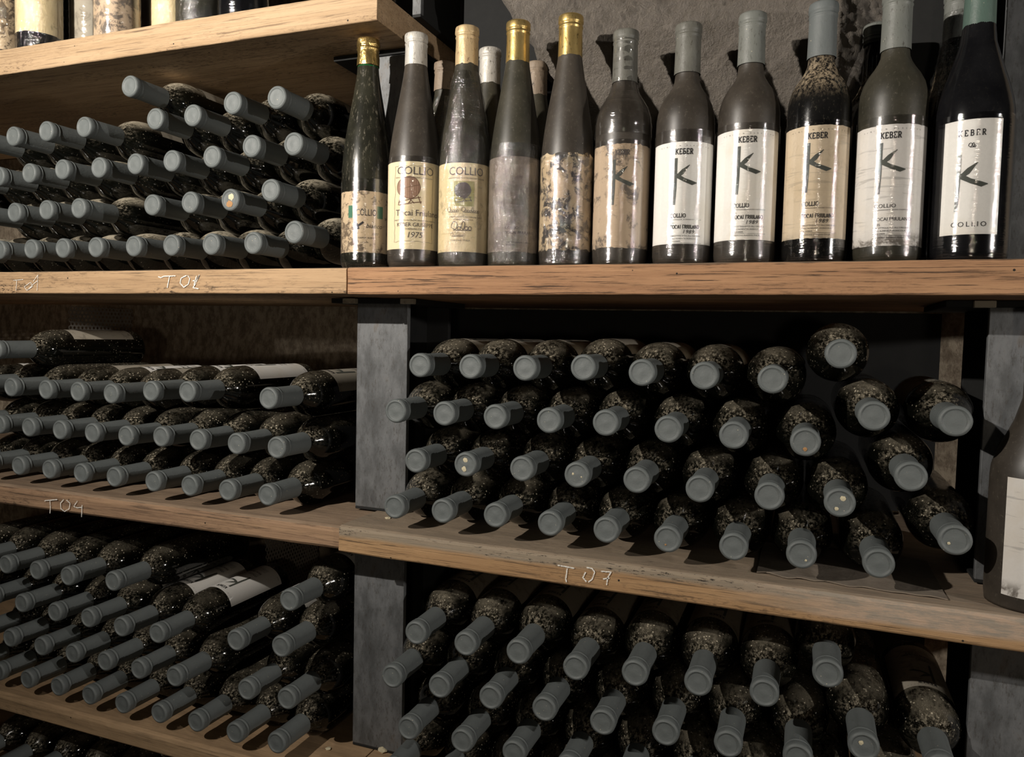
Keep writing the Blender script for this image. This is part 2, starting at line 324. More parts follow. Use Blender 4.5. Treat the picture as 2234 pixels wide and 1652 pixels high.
# slab-serif capitals drawn stroke by stroke on a unit height
SER = {'K': (.80, [[(.15, 0), (.15, 1)], [(.70, 1), (.17, .42)], [(.30, .56), (.72, 0)]], [(0, .3, 0), (0, .3, 1), (.55, .85, 1), (.58, .85, 0)]),
 'E': (.70, [[(.15, 0), (.15, 1)], [(.15, 1), (.62, 1)], [(.62, 1), (.62, .78)], [(.15, .5), (.48, .5)], [(.15, 0), (.62, 0)], [(.62, 0), (.62, .22)]], [(0, .2, 0), (0, .2, 1)]),
 'B': (.72, [[(.15, 0), (.15, 1)], [(.15, 1)]+arc(.38, .76, .22, .24, 90, -90, 8)+[(.15, .52)], [(.15, .52)]+arc(.40, .26, .25, .26, 90, -90, 8)+[(.15, 0)]], [(0, .2, 0), (0, .2, 1)]),
 'R': (.76, [[(.15, 0), (.15, 1)], [(.15, 1)]+arc(.38, .74, .24, .26, 90, -90, 8)+[(.15, .48)], [(.38, .48), (.66, 0)]], [(0, .3, 0), (0, .2, 1), (.56, .80, 0)]),
 'C': (.82, [arc(.42, .5, .38, .5, 50, 310, 16), [(.68, .9), (.68, .66)]], []),
 'O': (.92, [arc(.43, .5, .40, .5, 0, 360, 20)], []),
 'L': (.64, [[(.15, 0), (.15, 1)], [(.15, 0), (.58, 0)], [(.58, 0), (.58, .25)]], [(0, .3, 1), (0, .2, 0)]),
 'I': (.38, [[(.17, 0), (.17, 1)]], [(.02, .32, 0), (.02, .32, 1)]),
 'T': (.74, [[(.36, 0), (.36, 1)], [(.04, 1), (.68, 1)], [(.04, 1), (.04, .78)], [(.68, 1), (.68, .78)]], [(.2, .52, 0)]),
 'A': (.82, [[(.10, 0), (.40, 1)], [(.40, 1), (.70, 0)], [(.22, .34), (.58, .34)]], [(0, .24, 0), (.58, .82, 0)]),
 'F': (.66, [[(.15, 0), (.15, 1)], [(.15, 1), (.60, 1)], [(.60, 1), (.60, .78)], [(.15, .5), (.46, .5)]], [(0, .32, 0), (0, .2, 1)]),
 'U': (.84, [[(.15, 1), (.15, .3)]+arc(.40, .3, .25, .3, 180, 360, 10)+[(.65, 1)]], [(0, .30, 1), (.5, .80, 1)]),
 'N': (.88, [[(.15, 0), (.15, 1)], [(.15, 1), (.68, 0)], [(.68, 0), (.68, 1)]], [(0, .3, 0), (0, .2, 1), (.54, .84, 1)]), ' ': (.4, [], [])}
def serif(s, h, x=0, y=0, wt=.17, center=False, sx=1.0, sp=0.0):
    tot = sum(SER[c][0]+sp for c in s)*h*sx
    if center: x -= tot/2
    out = []
    for c in s:
        wd, st, se = SER[c]
        for p in st: out.append(ribbon([(x+a*h*sx, y+b*h) for a, b in dens(p, .3)], wt*h))
        for a, b, yy in se: out.append(ribbon([(x+a*h*sx, y+yy*h), (x+b*h*sx, y+yy*h)], wt*h*.6))
        x += (wd+sp)*h*sx
    return out
def script(words, h, x, y, wt=.10):      # joined handwriting built from loops
    out = []; pen = []
    for c in words:
        if c == ' ': out.append(ribbon(pen, wt*h)) if len(pen) > 2 else None; pen = []; x += h*.5; continue
        tall = c.isupper() or c in 'bdfhklt'; hh = h if tall else h*.45
        wdt = h*(.7 if c.isupper() else .38)
        pen += [(x+wdt*.5+wdt*.5*math.cos(a)+.15*(hh*.5+hh*.5*math.sin(a)), y+hh*.5+hh*.5*math.sin(a)) for a in [math.pi*(-.5+i/5) for i in range(0, 9)]]
        pen.append((x+wdt, y)); x += wdt*1.05
    if len(pen) > 2: out.append(ribbon(pen, wt*h))
    return out
def wrap(geos, R, ztop, lift=.0004, phi=0.0):
    vs, fs = [], []
    for g in geos:
        n = len(vs); lift += 2e-6
        for x, y in g[0]:
            a = x/1000/R + phi
            vs.append(((R+lift)*math.sin(a), -(R+lift)*math.cos(a), ztop+y/1000))
        fs += [tuple(n+i for i in f) for f in g[1]]
    return vs, fs
def label_shell(R, z0, z1, ang, lift=.0003, ragged=0.0, seed=0, nx=40, nz=24, tilt=0.0):
    vs, fs = [], []
    for j in range(nz+1):
        for i in range(nx+1):
            a = ang[0]+(ang[1]-ang[0])*i/nx; tt = j/nz
            rg = ragged*noise.noise(Vector((a*7, seed*3.1+(tt > .5)*9, 0))) if ragged else 0
            if ragged and .0 < tt < 1: rg *= abs(tt-.5)*2
            z = z0+(z1-z0)*tt+rg+tilt*a
            vs.append(((R+lift)*math.sin(a), -(R+lift)*math.cos(a), z))
    for j in range(nz):
        for i in range(nx): fs.append((j*(nx+1)+i, j*(nx+1)+i+1, (j+1)*(nx+1)+i+1, (j+1)*(nx+1)+i))
    return vs, fs
def K_mark(sc=1.0, x0=-11, y0=-19):
    g = []; rr = random.Random(3)
    stem = dens([(x0+1.6, y0), (x0+1.3, y0-34), (x0+.6, y0-55)], 4)
    g.append(ribbon([(a, b) for a, b in stem], 3.5, [3.6-.9*max(0, (i/len(stem)-.6)*2.2) for i in range(len(stem))]))
    for k in range(4): g.append(ribbon([(x0+.4+k*.7, y0-36), (x0+.1+k*.55, y0-50-rr.random()*8)], .5))
    for k in range(5): g.append(ribbon(dens([(x0+3.2, y0-20-k*.8), (x0+9+k*.3, y0-14-k*1.2), (x0+17.5-k*1.1, y0-8.5-k*1.5)], 3), 1.0, None))
    for k in range(6): g.append(ribbon(dens([(x0+3.2, y0-18.5-k*.9), (x0+12, y0-24.2-k*.75), (x0+26.5-k*1.0, y0-29.5+(-k*.45))], 3), 1.1, None))
    if sc != 1: g = [([(x*sc, y*sc) for x, y in a], f) for a, f in g]
    return g
def keber_print(year='1989', year_hand=True, sans=False):
    k = []
    k += serif('KEBER', 6.2, 0, -14.6, .17, True, .78, .14)
    for i, ch in enumerate('VINI IN PLESSIVA'):
        if ch != ' ': k.append(bfont(ch, 1.5, -30+i*4.0, -5.5+((i-7.5)**2)*-.012))
    if sans: k.append(bfont('COLLIO', 4.4, -14, -89, bold=.0)); k.append(bfont('TOCAI FRIULANO', 3.7, -14, -103, sx=.92)); k.append(bfont(year, 2.6, -14, -108.5))
    else:
        k += serif('COLLIO', 4.6, -14, -89, .15, False, .82, .08); k += serif('TOCAI FRIULANO', 4.1, -14, -102, .16, False, .74, .10)
    k.append(bfont('DENOMINAZIONE DI ORIGINE CONTROLLATA', 1.25, -14, -92)); k.append(bfont('VINO', 1.3, -14, -96))
    if year_hand and not sans: k.append(bfont(year, 4.6, 0, -108, shear=.25, space=1.15))
    for i, s in enumerate(("IMBOTTIGLIATO ALL'ORIGINE", "DALL'AZIENDA AGRICOLA", "EDI KEBER")): k.append(bfont(s, 1.7, -14, -111.5-i*3.2, sx=1.15))
    k.append(ribbon(dens([(-14, -119), (24, -119)], 4), .25)); k.append(bfont('CORMONS PLESSIVA ITALIA', 1.6, -14, -121.8, sx=1.15))
    k.append(bfont('750 ML', 2.0, -38, -131)); k.append(bfont('12% VOL', 2.0, 27, -131))
    return k

# ------------------------------------------------------------------ the setting : walls and floor
def grid_surface(fn, nu, nv):
    vs = [fn(i/nu, j/nv) for j in range(nv+1) for i in range(nu+1)]
    fs = [(j*(nu+1)+i, j*(nu+1)+i+1, (j+1)*(nu+1)+i+1, (j+1)*(nu+1)+i) for j in range(nv) for i in range(nu)]
    return vs, fs
def back_wall(u, v):
    x = -2.6+u*4.2; z = -Z0+v*2.55
    return (x, 1.42+.012*noise.noise(Vector((x*5, z*5, 0))), z+Z0)
tag(obj('wall_back', mesh('wall_back', *grid_surface(back_wall, 120, 80), M['plaster'])), kind='structure')
VAULT = dict(edge=-.60)
def vault(u, v):
    z = .09+v*.75
    xl = -.40-(z-.43)*.62+.012*noise.noise(Vector((z*30, 0, 3)))
    x = xl+u*(.62-xl)
    Y = 1.025+max(0, (.40-z))*.62-max(0, z-.40)*.10+max(0, x-.02)*1.0
    p = Vector((x*9, z*9, 1.7))
    Y += .008*noise.noise(p)+.004*noise.noise(p*3)+.0030*noise.noise(p*9)+.0026*noise.noise(p*20)+.0016*noise.noise(p*42)
    Y += .05*max(0, 1-u/.012)**2
    return (x, Y, z+Z0)
tag(obj('wall_vault', mesh('wall_vault', *grid_surface(vault, 330, 260), M['stone'])), kind='structure')
fl = mesh('floor', *boxes([(-3, 3, -2.2, 1.5, -.05, 0)]), M['floor'], False); tag(obj('floor', fl), kind='structure')

# ------------------------------------------------------------------ shelf boards
FY = .920
def board(name, label, mat, x0, x1, zt, zb, fy=FY, yb=1.38, seed=0, rnd=.003, foot=None):
    """long plank: rounded section swept along x with small irregularities; zt / zb are (left, right) heights"""
    cx, cz = (x0+x1)/2, (sum(zt)+sum(zb))/4
    root = Vector((cx, (fy+yb)/2, cz)); n = max(12, int((x1-x0)/.012)); vs, fs = [], []
    for i in range(n+1):
        q = i/n; x = x0+(x1-x0)*q; T = zt[0]+(zt[1]-zt[0])*q; B = zb[0]+(zb[1]-zb[0])*q
        j = lambda s, a=.0009: a*noise.noise(Vector((x*14, s*7.3+seed*11, 0)))+a*.6*noise.noise(Vector((x*60, s*5.1+seed*3, 2)))
        f = fy if foot is None else fy+foot(x)
        sec = [(f+j(0), B+rnd*.5), (f+j(1), B+(T-B)*.5), (f+j(2), T-rnd-j(3)*1.3), (f+rnd*.35+j(4), T-rnd*.3+j(5)), (f+rnd+.001, T+j(6)*.4), (f+.12, T), (yb, T), (yb, B), (f+.1, B), (f+rnd*.5, B+j(7)*.5)]
        vs += [(x-root.x, a-root.y, b-root.z) for a, b in sec]
    k = 10
    for i in range(n):
        for a in range(k): b = (a+1) % k; fs.append((i*k+a, (i+1)*k+a, (i+1)*k+b, i*k+b))
    fs.append(tuple(range(k))); fs.append(tuple(reversed(range(n*k, n*k+k))))
    me = mesh(name, vs, fs, mat, False); o = obj(name, me, None, (root.x, root.y, root.z+Z0))
    m = o.modifiers.new('b', 'BEVEL'); m.width = .0008; m.segments = 2; m.limit_method = 'ANGLE'
    return tag(o, label, 'shelf')
B_TOP = board('shelf_board', 'thick pale wooden shelf board above the upper left stack, with upright bottles on it', M['wood_top'], -2.05, -.5594, (.4635, .463), (.4205, .4215), seed=1, fy=.918)
B_T01 = board('shelf_board', 'tan speckled shelf board under the upper left stack, chalked T01 and T02', M['wood_t01'], -2.05, -.6045, (.0895, .0900), (.0515, .0535), seed=2)
B_UPR = board('shelf_board', 'reddish grained shelf board carrying the row of upright bottles', M['wood_right'], -.6025, .62, (.0905, .0905), (.0525, .0535), seed=3)
B_T04 = board('shelf_board', 'worn brown shelf board chalked T04, left of the central post', M['wood_t04'], -2.05, -.6120, (-.2835, -.2785), (-.3205, -.3112), seed=4, rnd=.008, fy=.921)
B_T07 = board('shelf_board', 'weathered orange shelf board with greyed edge, chalked T07', M['wood_t07'], -.6105, .62, (-.2750, -.2808), (-.3130, -.3180), seed=5, rnd=.005, fy=.9165)
B_LOW = board('shelf_board', 'brown shelf board along the bottom left, under the lowest full stack', M['wood_low'], -2.05, -.6120, (-.6605, -.6565), (-.6920, -.6885), seed=6, rnd=.007, fy=.921)
B_LOWR = board('shelf_board', 'lowest right shelf board, only its dusty left corner showing at the bottom edge', M['wood_low'], -.6100, .62, (-.6560, -.6560), (-.6900, -.6900), seed=7, fy=.921)

def chalk(parent, strokes, wpx=2.6):
    vs, fs = [], []; rr = random.Random(len(strokes))
    px = 1.0/1500
    for st in strokes:
        P = [onY(u, v, .9195 if parent is not B_T07 else .916) for u, v in st]
        pts = [(p.x, p.z) for p in P]; pts = dens(pts, .0015)
        pts = [(a+rr.uniform(-.00012, .00012), b+rr.uniform(-.00012, .00012)) for a, b in pts]
        tp = [wpx*px*rr.uniform(.85, 1.15) for _ in pts]; g = ribbon(pts, 0, tp); n = len(vs)
        yy = P[0].y-.0010
        vs += [(a-parent.location.x, yy-parent.location.y, b+Z0-parent.location.z) for a, b in g[0]]
        fs += [tuple(n+i for i in f) for f in g[1]]
    return obj('chalk_writing', mesh('chalk_writing', vs, fs, M['chalk'], False), parent)
chalk(B_T01, [[(30, 612), (52, 610)], [(38, 611), (36, 634)], [(68, 616), (54, 626), (60, 634), (72, 625), (68, 616)], [(74, 614), (84, 600), (82, 634)], [(62, 632), (74, 620), (84, 612)]], 1.6)
chalk(B_T01, [[(346, 604), (352, 606), (358, 603), (384, 602)], [(371, 603), (366, 628)], [(408, 601), (396, 607), (394, 618), (402, 627), (412, 620), (415, 608), (410, 601)], [(421, 613), (430, 612), (436, 600), (427, 620), (422, 628), (434, 630)], [(430, 602), (424, 622)]], 2.4)
chalk(B_T04, [[(98, 1094), (100, 1092), (126, 1090)], [(110, 1092), (111, 1106), (110, 1120)], [(140, 1090), (133, 1098), (134, 1110), (142, 1116), (152, 1110), (154, 1098), (146, 1091)], [(170, 1093), (162, 1105), (170, 1108), (181, 1107)], [(180, 1102), (179, 1128)]], 2.4)
chalk(B_T07, [[(1217, 1233), (1234, 1236), (1254, 1240)], [(1238, 1240), (1235, 1262), (1236, 1270)], [(1280, 1238), (1292, 1240), (1298, 1248), (1292, 1264), (1284, 1270)], [(1278, 1248), (1272, 1260), (1280, 1269)], [(1311, 1246), (1334, 1248), (1326, 1260), (1324, 1276)], [(1316, 1263), (1330, 1261)]], 2.4)

# ------------------------------------------------------------------ steel posts (rolled H sections) with their plates
def post(label, x0, x1, z0, z1, top_plate=True, y0=1.02, y1=1.17, tab=True):
    r = empty('steel_post', ((x0+x1)/2, (y0+y1)/2, z0), label, 'post')
    w2, d2, h = (x1-x0)/2, (y1-y0)/2, z1-z0; tp = .008 if top_plate else 0
    def part(n, bl, mat):
        o = obj(n, mesh(n, *boxes(bl), M[mat], False), r); m = o.modifiers.new('b', 'BEVEL'); m.width = .001; m.segments = 2; return o
    part('flange', [(-w2, w2, -d2, -d2+.009, .004, h-tp)], 'steel'); part('flange', [(-w2, w2, d2-.009, d2, .004, h-tp)], 'black_steel_and_shade')  # rear flange and web are coloured black in place of their shade
    part('web', [(-.004, .004, -d2+.009, d2-.009, .004, h-tp)], 'black_steel_and_shade')
    part('base_plate', [(-w2, w2, -d2, d2, 0, .004)], 'black_steel_and_shade')
    if top_plate: part('top_plate', [(-w2-.045, w2+.012, -d2-.004, d2+.03, h-tp, h-.0005)], 'black_steel_and_shade')
    if tab:
        part('packing_wedge', [(-w2-.018, -w2+.004, -d2-.014, -d2-.004, h-tp-.001, h-.001)], 'pap_old'); part('packing_wedge', [(w2-.006, w2+.016, -d2-.014, -d2-.004, h-tp-.001, h-.001)], 'pap_old')
    return r
PX = (-.6497, -.5615)
post('grey steel post between the two middle stacks, in the centre of the picture', PX[0], PX[1], -.2755, .0525)
post('grey steel post below the joint of the T04 and T07 boards', PX[0], PX[1], -.6560, -.3115, tab=False)
post('shadowed steel post behind the flute bottles, under the end of the top board', PX[0], PX[1], .0910, .4210, tab=False)
post('steel post rising above the top board at its right end', PX[0]+.088, PX[1]+.014, .4635, 1.05, False, tab=False)
post('grey steel post at the right edge behind the large bottle', .194, .2820, -.2765, .0530, tab=True)
post('dark steel post in the bottom right corner', .1955, .2830, -.6555, -.3175, tab=False)
post('dark steel post behind the rightmost upright bottle', .194, .2820, .0910, 1.05, False, tab=False)
post('lower steel post carrying the bottom shelf boards', PX[0], PX[1], -Z0+.001, -.6925, tab=False)
post('lower right steel post carrying the bottom right board', .1955, .2830, -Z0+.001, -.6905, tab=False)
# bolted plate at the upper right
gp = empty('gusset_plate', (.13, 1.105, .20), 'black steel plate with a round bolt behind the rightmost upright bottles', 'bracket')
g = obj('plate', mesh('plate', *boxes([(-.035, .058, 0, .005, -.0, .36)]), M['black_steel_and_shade'], False), gp)
bp = onY(2050, 177, 1.10)
vs, fs = lathe([(.0105, 0), (.0105, .002), (.0095, .0026), (.006, .0026), (.0058, .007), (.004, .009)], 24)
b = obj('bolt', mesh('bolt', [(x, -z, y) for x, y, z in vs], [tuple(reversed(f)) for f in fs], M['bolt']), gp, (bp.x-.13, 0, bp.z-.20))

for xa, xb, za, zc, lb in ((-.60, .398, -.272, .050, 'added black sheet standing in for the shade behind the T07 stack'), (-.60, .398, -.653, -.322, 'added black sheet standing in for the dark behind the lowest right stack'), (-.60, -.10, .093, 1.08, 'tall added black sheet standing in for shade behind the second row of flutes')):
    pn = obj('shade_sheet', mesh('shade_sheet', *boxes([(xa, xb, -.003, .003, 0, zc-za)]), M['black_steel_and_shade'], False), None, (-.20, 1.385, za+Z0)); tag(pn, lb, 'panel')  # unlit depth behind the bottles, put in as added black sheets
# perforated sheet dividers
def divider(label, x, y0, y1, z0, z1, tilt=0.0, pitch=.0098):
    vs, fs = [], []; ny = int((y1-y0)/pitch); nz = int((z1-z0)/(pitch*.866))
    key = {}
    def V(a, b):
        k = (round(a, 5), round(b, 5))
        if k not in key: key[k] = len(vs); vs.append((0, a, b))
        return key[k]
    for j in range(nz):
        for i in range(ny):
            cy, cz = (i+.5*(j % 2)+.5)*pitch, (j+.5)*pitch*.866
            R = pitch/math.sqrt(3)
            for k in range(6):
                a0, a1 = math.radians(60*k+30), math.radians(60*k+90)
                fs.append((V(cy+R*math.cos(a0), cz+R*math.sin(a0)), V(cy+R*math.cos(a1), cz+R*math.sin(a1)), V(cy+R*.6*math.cos(a1), cz+R*.6*math.sin(a1)), V(cy+R*.6*math.cos(a0), cz+R*.6*math.sin(a0))))
    o = obj('perforated_divider', mesh('perforated_divider', vs, fs, M['sheet'], False), None, (x, y0, z0+Z0)); o.rotation_euler = (0, tilt, 0)
    m = o.modifiers.new('s', 'SOLIDIFY'); m.thickness = .0012
    return tag(o, label, 'divider')
divider('perforated metal divider behind the bottles on the T01 board', -1.222, 1.225, 1.395, .093, .414)
divider('perforated metal sheet behind the bottles on the T04 board', -1.518, 1.225, 1.395, -.280, .048)
divider('perforated metal sheet among the bottles of the lowest left stack', -.972, 1.225, 1.398, -.652, -.322, -.06, .0088)

# ------------------------------------------------------------------ lying bottles
LY_H = .295
gl_me = {k: [mesh('bottle_glass', *lathe(bord_lying(.0366), 48, .006, seed=s), M[m]) for s in (1,)] for k, m in (('a', 'glass_a'), ('b', 'glass_b'), ('d', 'glass_d'))}
cap_me = [mesh('capsule', *lathe(capsule_prof(LY_H, L, .0148), 36, .018, close0=False, seed=s*5), M['cap']) for s, L in ((1, .066), (2, .064), (3, .068), (4, .065))]
lab_me = mesh('label', *label_shell(.0366, .028, .165, (-1.25, 1.25)), M['pap_old'])
lab_me2 = mesh('label', *label_shell(.0366, .028, .165, (-1.25, 1.25)), M['pap_white'])
pr = keber_print()
pr_me = mesh('printed_text', *wrap(pr, .0366, .165, .0006), M['ink'], False); k_me = mesh('letter_mark', *wrap(K_mark(), .0366, .165, .0006), M['ink_k'], False)

A=[(281,187),(507,226),(419,254),(340,265),(182,278),(99,286),(31,309),(59,376),(135,372),(213,363),(296,361),(372,351),(461,342),(0,397),(604,216),(552,319.5),(633,309),(585,411),(20,464),(93.5,460),(169,455.6),(328,446.7),(407,440),(499,436),(0,548),(66,548.6),(131,545),(203,543),(291,541),(374,539),(461,534),(555.7,533),(634.5,507.7)]
B=[(19,853),(106,853),(160.6,856),(241.5,861.6),(328,856),(406.7,854.8),(585,874),(67,940),(127,943.8),(201,950),(271.5,958.5),(348,957.7),(414,963),(506,975),(601,974),(44.5,1021),(105.5,1029),(177,1034.8),(247,1044),(343,1049),(411,1058),(491,1074),(577,1087)]
Cc=[(10,1235),(78,1247),(142,1265),(244,1269),(629,1313),(43,1322),(118,1334.6),(193,1350),(260,1368),(341,1383),(19,1394),(88,1410),(157,1428),(227,1444),(298,1464),(377,1482),(513,1398),(612,1409),(537,1506),(623,1527),(0,1460),(55,1482),(124,1498),(193,1518),(267,1537),(347,1556),(426,1576),(511,1601),(602,1621)]
D=[(915,798),(1025,800),(1145,805),(1272,802),(1400,813),(1535,820),(1685,828),(1835,772),(858,898),(967,905),(1080,910),(1192,921),(1320,923),(1457,937),(1600,950),(1757,965),(1907,908),(2083,922),(905,1005),(1012,1013),(1140,1020),(1257,1037),(1388,1048),(1525,1068),(1678,1084),(1832,1098),(1990,1038),(850,1106),(965,1114),(1080,1124),(1200,1143),(1320,1157),(1456,1179),(1600,1197),(1748,1217),(1917,1237),(2090,1180)]
Ee=[(906,1382),(1014,1406),(1129,1424),(1252,1467),(1384,1470),(1522,1491),(1667,1514),(1806,1471),(843,1475),(953,1498),(1069,1523),(1190,1543),(1312,1574),(1451,1600),(1588,1625),(1743,1655),(1882,1631),(888,1594),(1007,1618),(1120,1644),(835,1690),(2055,1680)]
def px(L): return [tuple(onY(u, v, .92)[k] for k in (0, 2)) for u, v in L]
BAY = {
 'A': dict(caps=px(A)+[(-1.38, .125), (-1.458, .125), (-1.355, .190), (-1.378, .243), (-1.455, .238), (-1.335, .305)], zf=.0905, xl=None, xr=-.687, g='a'),
 'B': dict(caps=px(B)+[(-1.318, -.045), (-1.362, -.113), (-1.31, -.178), (-1.388, -.178), (-1.335, -.246), (-1.41, -.246), (-1.44, -.113)], zf=-.2815, xl=None, xr=-.687, g='b'),
 'C': dict(caps=px(Cc)+[(-1.377, -.426), (-1.45, -.427), (-1.345, -.490), (-1.42, -.490), (-1.37, -.556), (-1.393, -.618)], zf=-.6575, xl=None, xr=-.687, g='b'),
 'D': dict(caps=px(D), zf=-.2785, xl=-.5240, xr=.156, g='d'),
 'E': dict(caps=px(Ee)+[(-.264, -.552), (-.188, -.552), (-.112, -.552), (-.036, -.552), (.04, -.552), (.115, -.53), (-.46, -.6185), (-.384, -.6185), (-.308, -.6185), (-.232, -.6185), (-.156, -.6185), (-.08, -.6185), (-.004, -.6185), (.072, -.6185), (.148, -.6185)], zf=-.656, xl=-.5240, xr=.156, g='d'),
}
RB = .0369
def relax(caps, zf, xl, xr):
    n = len(caps); cap = np.array(caps); P = [cap.copy(), cap.copy()]; T = (.125/.295, 1.0); dmin = 2*RB
    def clampall(Q):
        Q[:, 1] = np.maximum(Q[:, 1], zf+RB+.0003)
        if xl is not None: Q[:, 0] = np.maximum(Q[:, 0], xl+.0002)
        Q[:, 0] = np.minimum(Q[:, 0], xr-.0002)
    for it in range(400):
        k = T[0]/(T[1]-T[0]); est = P[0]-(P[1]-P[0])*k; e = cap-est
        wgt = .25 if it < 330 else 0.0
        P[0] = P[0]+e*wgt*.6; P[1] = P[1]+e*wgt*.05+(P[0]-P[1])*wgt*.35
        for Q in P:
            for rep in range(3):
                d = Q[:, None, :]-Q[None, :, :]; L = np.sqrt((d**2).sum(-1))+np.eye(n); ov = np.where(L < dmin, dmin-L, 0.0); np.fill_diagonal(ov, 0)
                Q += (d/L[..., None]*ov[..., None]*.5).sum(1)*.7
            clampall(Q)
    return P
ORD = ['first', 'second', 'third', 'fourth', 'fifth', 'sixth', 'seventh', 'eighth', 'ninth', 'tenth', 'eleventh', 'twelfth', 'thirteenth', 'fourteenth']
NAMES = {'A': ('dusty', 'on the T01 board', 'bottles stacked on the upper left T01 board'), 'B': ('speckled', 'of the T04 shelf stack', 'bottles stacked on the T04 board'),
 'C': ('mouldy', 'of the lowest left stack', 'bottles stacked on the lowest left board'), 'D': ('dark', 'of the T07 shelf stack', 'bottles stacked on the T07 board'), 'E': ('dim', 'of the stack below the T07 board', 'bottles stacked below the T07 board')}
def rows_of(z, zf):
    return [max(0, int(round((q-zf-.037)/.0655))) for q in z]
SPOTS = {(1012, 1013): [(.0, .006, 'mould', .0034), (-.002, -.006, 'mould', .0036)], (499, 436): [(.002, .004, 'mould', .005), (-.001, -.006, 'rust', .0055)],
 (1832, 1098): [(.003, .005, 'mould', .003), (-.003, -.007, 'mould', .0022)], (1757, 965): [(.0, -.008, 'rust', .0022)], (1257, 1037): [(-.005, .001, 'mould', .0016), (.006, -.002, 'mould', .001)],
 (1882, 1631): [(-.003, .004, 'mould', .0026)], (2090, 1180): [(-.006, -.004, 'mould', .0016)], (1456, 1179): [(-.002, -.007, 'rust', .0012)], (1748, 1217): [(.005, -.006, 'mould', .0014)]}
ALLPX = {'A': A, 'B': B, 'C': Cc, 'D': D, 'E': Ee}
def blob(r, seed):
    vs, fs = [], []; n = 14; vs.append((0, 0, .0006))
    for i in range(n):
        a = 2*math.pi*i/n; rr = r*(1+.35*noise.noise(Vector((math.cos(a)*2, math.sin(a)*2, seed*3.3)))); vs.append((rr*math.cos(a), rr*math.sin(a), 0))
    fs = [(0, 1+i, 1+(i+1) % n) for i in range(n)]; return vs, fs
count = 0
for bay, b in BAY.items():
    P0, P1 = relax(b['caps'], b['zf'], b['xl'], b['xr'])
    caps = b['caps']; rows = rows_of([p[1] for p in P1], b['zf']); rmax = max(rows)
    order = {}
    for r in set(rows):
        idx = [i for i in range(len(caps)) if rows[i] == r]
        idx.sort(key=lambda i: P1[i][0], reverse=bay in 'ABC')
        for k, i in enumerate(idx): order[i] = k
    for i in range(len(caps)):
        s, e = P0[i], P1[i]; k = (.125/.295)/(1-.125/.295); cx = s-(e-s)*k
        butt = Vector((e[0], .92+LY_H, e[1])); tip = Vector((cx[0], .92, cx[1])); ax = (tip-butt).normalized()
        adj, where, grp = NAMES[bay]
        rn = {0: 'bottom row', 1: 'second row up', 2: 'third row up', 3: 'fourth row up', 4: 'fifth row up'}[min(4, rows[i])]
        side = 'right end' if bay in 'ABC' else 'left end'
        if order[i] == 0: lab = '%s bottle at the %s, %s %s' % (adj, side, rn, where)
        else: lab = '%s bottle, %s from %s, %s %s' % (adj, ORD[min(13, order[i])], side.split()[0], rn, where)
        spots = SPOTS.get(ALLPX[bay][i]) if i < len(ALLPX[bay]) else None
        root = empty('wine_bottle', butt, lab, 'bottle', grp)
        yv = Vector((0, 0, 1)); xv = yv.cross(ax).normalized(); yv = ax.cross(xv)
        root.rotation_euler = Matrix((xv, yv, ax)).transposed().to_euler()
        rr = random.Random(count*13+5)
        g = obj('bottle_glass', gl_me[b['g']][0], root)
        cp = obj('capsule', cap_me[count % 4], root); cp.rotation_euler.z = rr.uniform(0, 6.28)
        if spots:
            cp.rotation_euler.z = 0
            for q, (sx, sy, mm, sr) in enumerate(spots):
                sp = obj('mould_spot', mesh('mould_spot', *blob(sr, q+count), M[mm], False), cp, (sx, sy, LY_H-.0010)); 
        # label shows on the bottles nothing lies on
        above = any(P1[j][1] > e[1]+.03 and abs(P1[j][0]-e[0]) < .06 for j in range(len(caps)))
        if (not above and (bay != 'C' or (i < len(ALLPX[bay]) and ALLPX[bay][i] in ((341, 1383), (629, 1313), (513, 1398), (537, 1506))))) or (i < len(ALLPX[bay]) and ALLPX[bay][i] in ((260, 1368), (193, 1350), (915, 798))):
            lroll = math.pi+rr.uniform(-.25, .25)
            white = bay in 'CB' or rr.random() < .3
            la = obj('label', lab_me2 if (bay == 'C') else (lab_me2 if (bay == 'B' and rr.random() < .45) else lab_me), root); la.rotation_euler.z = lroll
            obj('printed_text', pr_me, la); obj('letter_mark', k_me, la)
        count += 1
# the row under the lowest left board: only shoulders and labels show
for q in range(7):
    x = -1.415+q*.0762; zc = -.8015-.002*(q % 2)
    root = empty('wine_bottle', (x, .92+LY_H, zc), 'dark bottle with white label under the bottom left board, %s from the left edge' % ORD[q], 'bottle', 'bottles under the bottom left board')
    root.rotation_euler = (math.radians(90), 0, 0)
    obj('bottle_glass', gl_me['d'][0], root); obj('capsule', cap_me[q % 4], root)
    la = obj('label', lab_me2, root); la.rotation_euler.z = math.pi+(-.35, .2, -.1, .3, -.3, .1, 0)[q]; obj('printed_text', pr_me, la); obj('letter_mark', k_me, la)
lowb = board('shelf_board', 'dark shelf board below the bottom left board, hidden under its bottles', M['wood_low'], -2.05, -.668, (-.8405, -.8405), (-.873, -.873), seed=9)

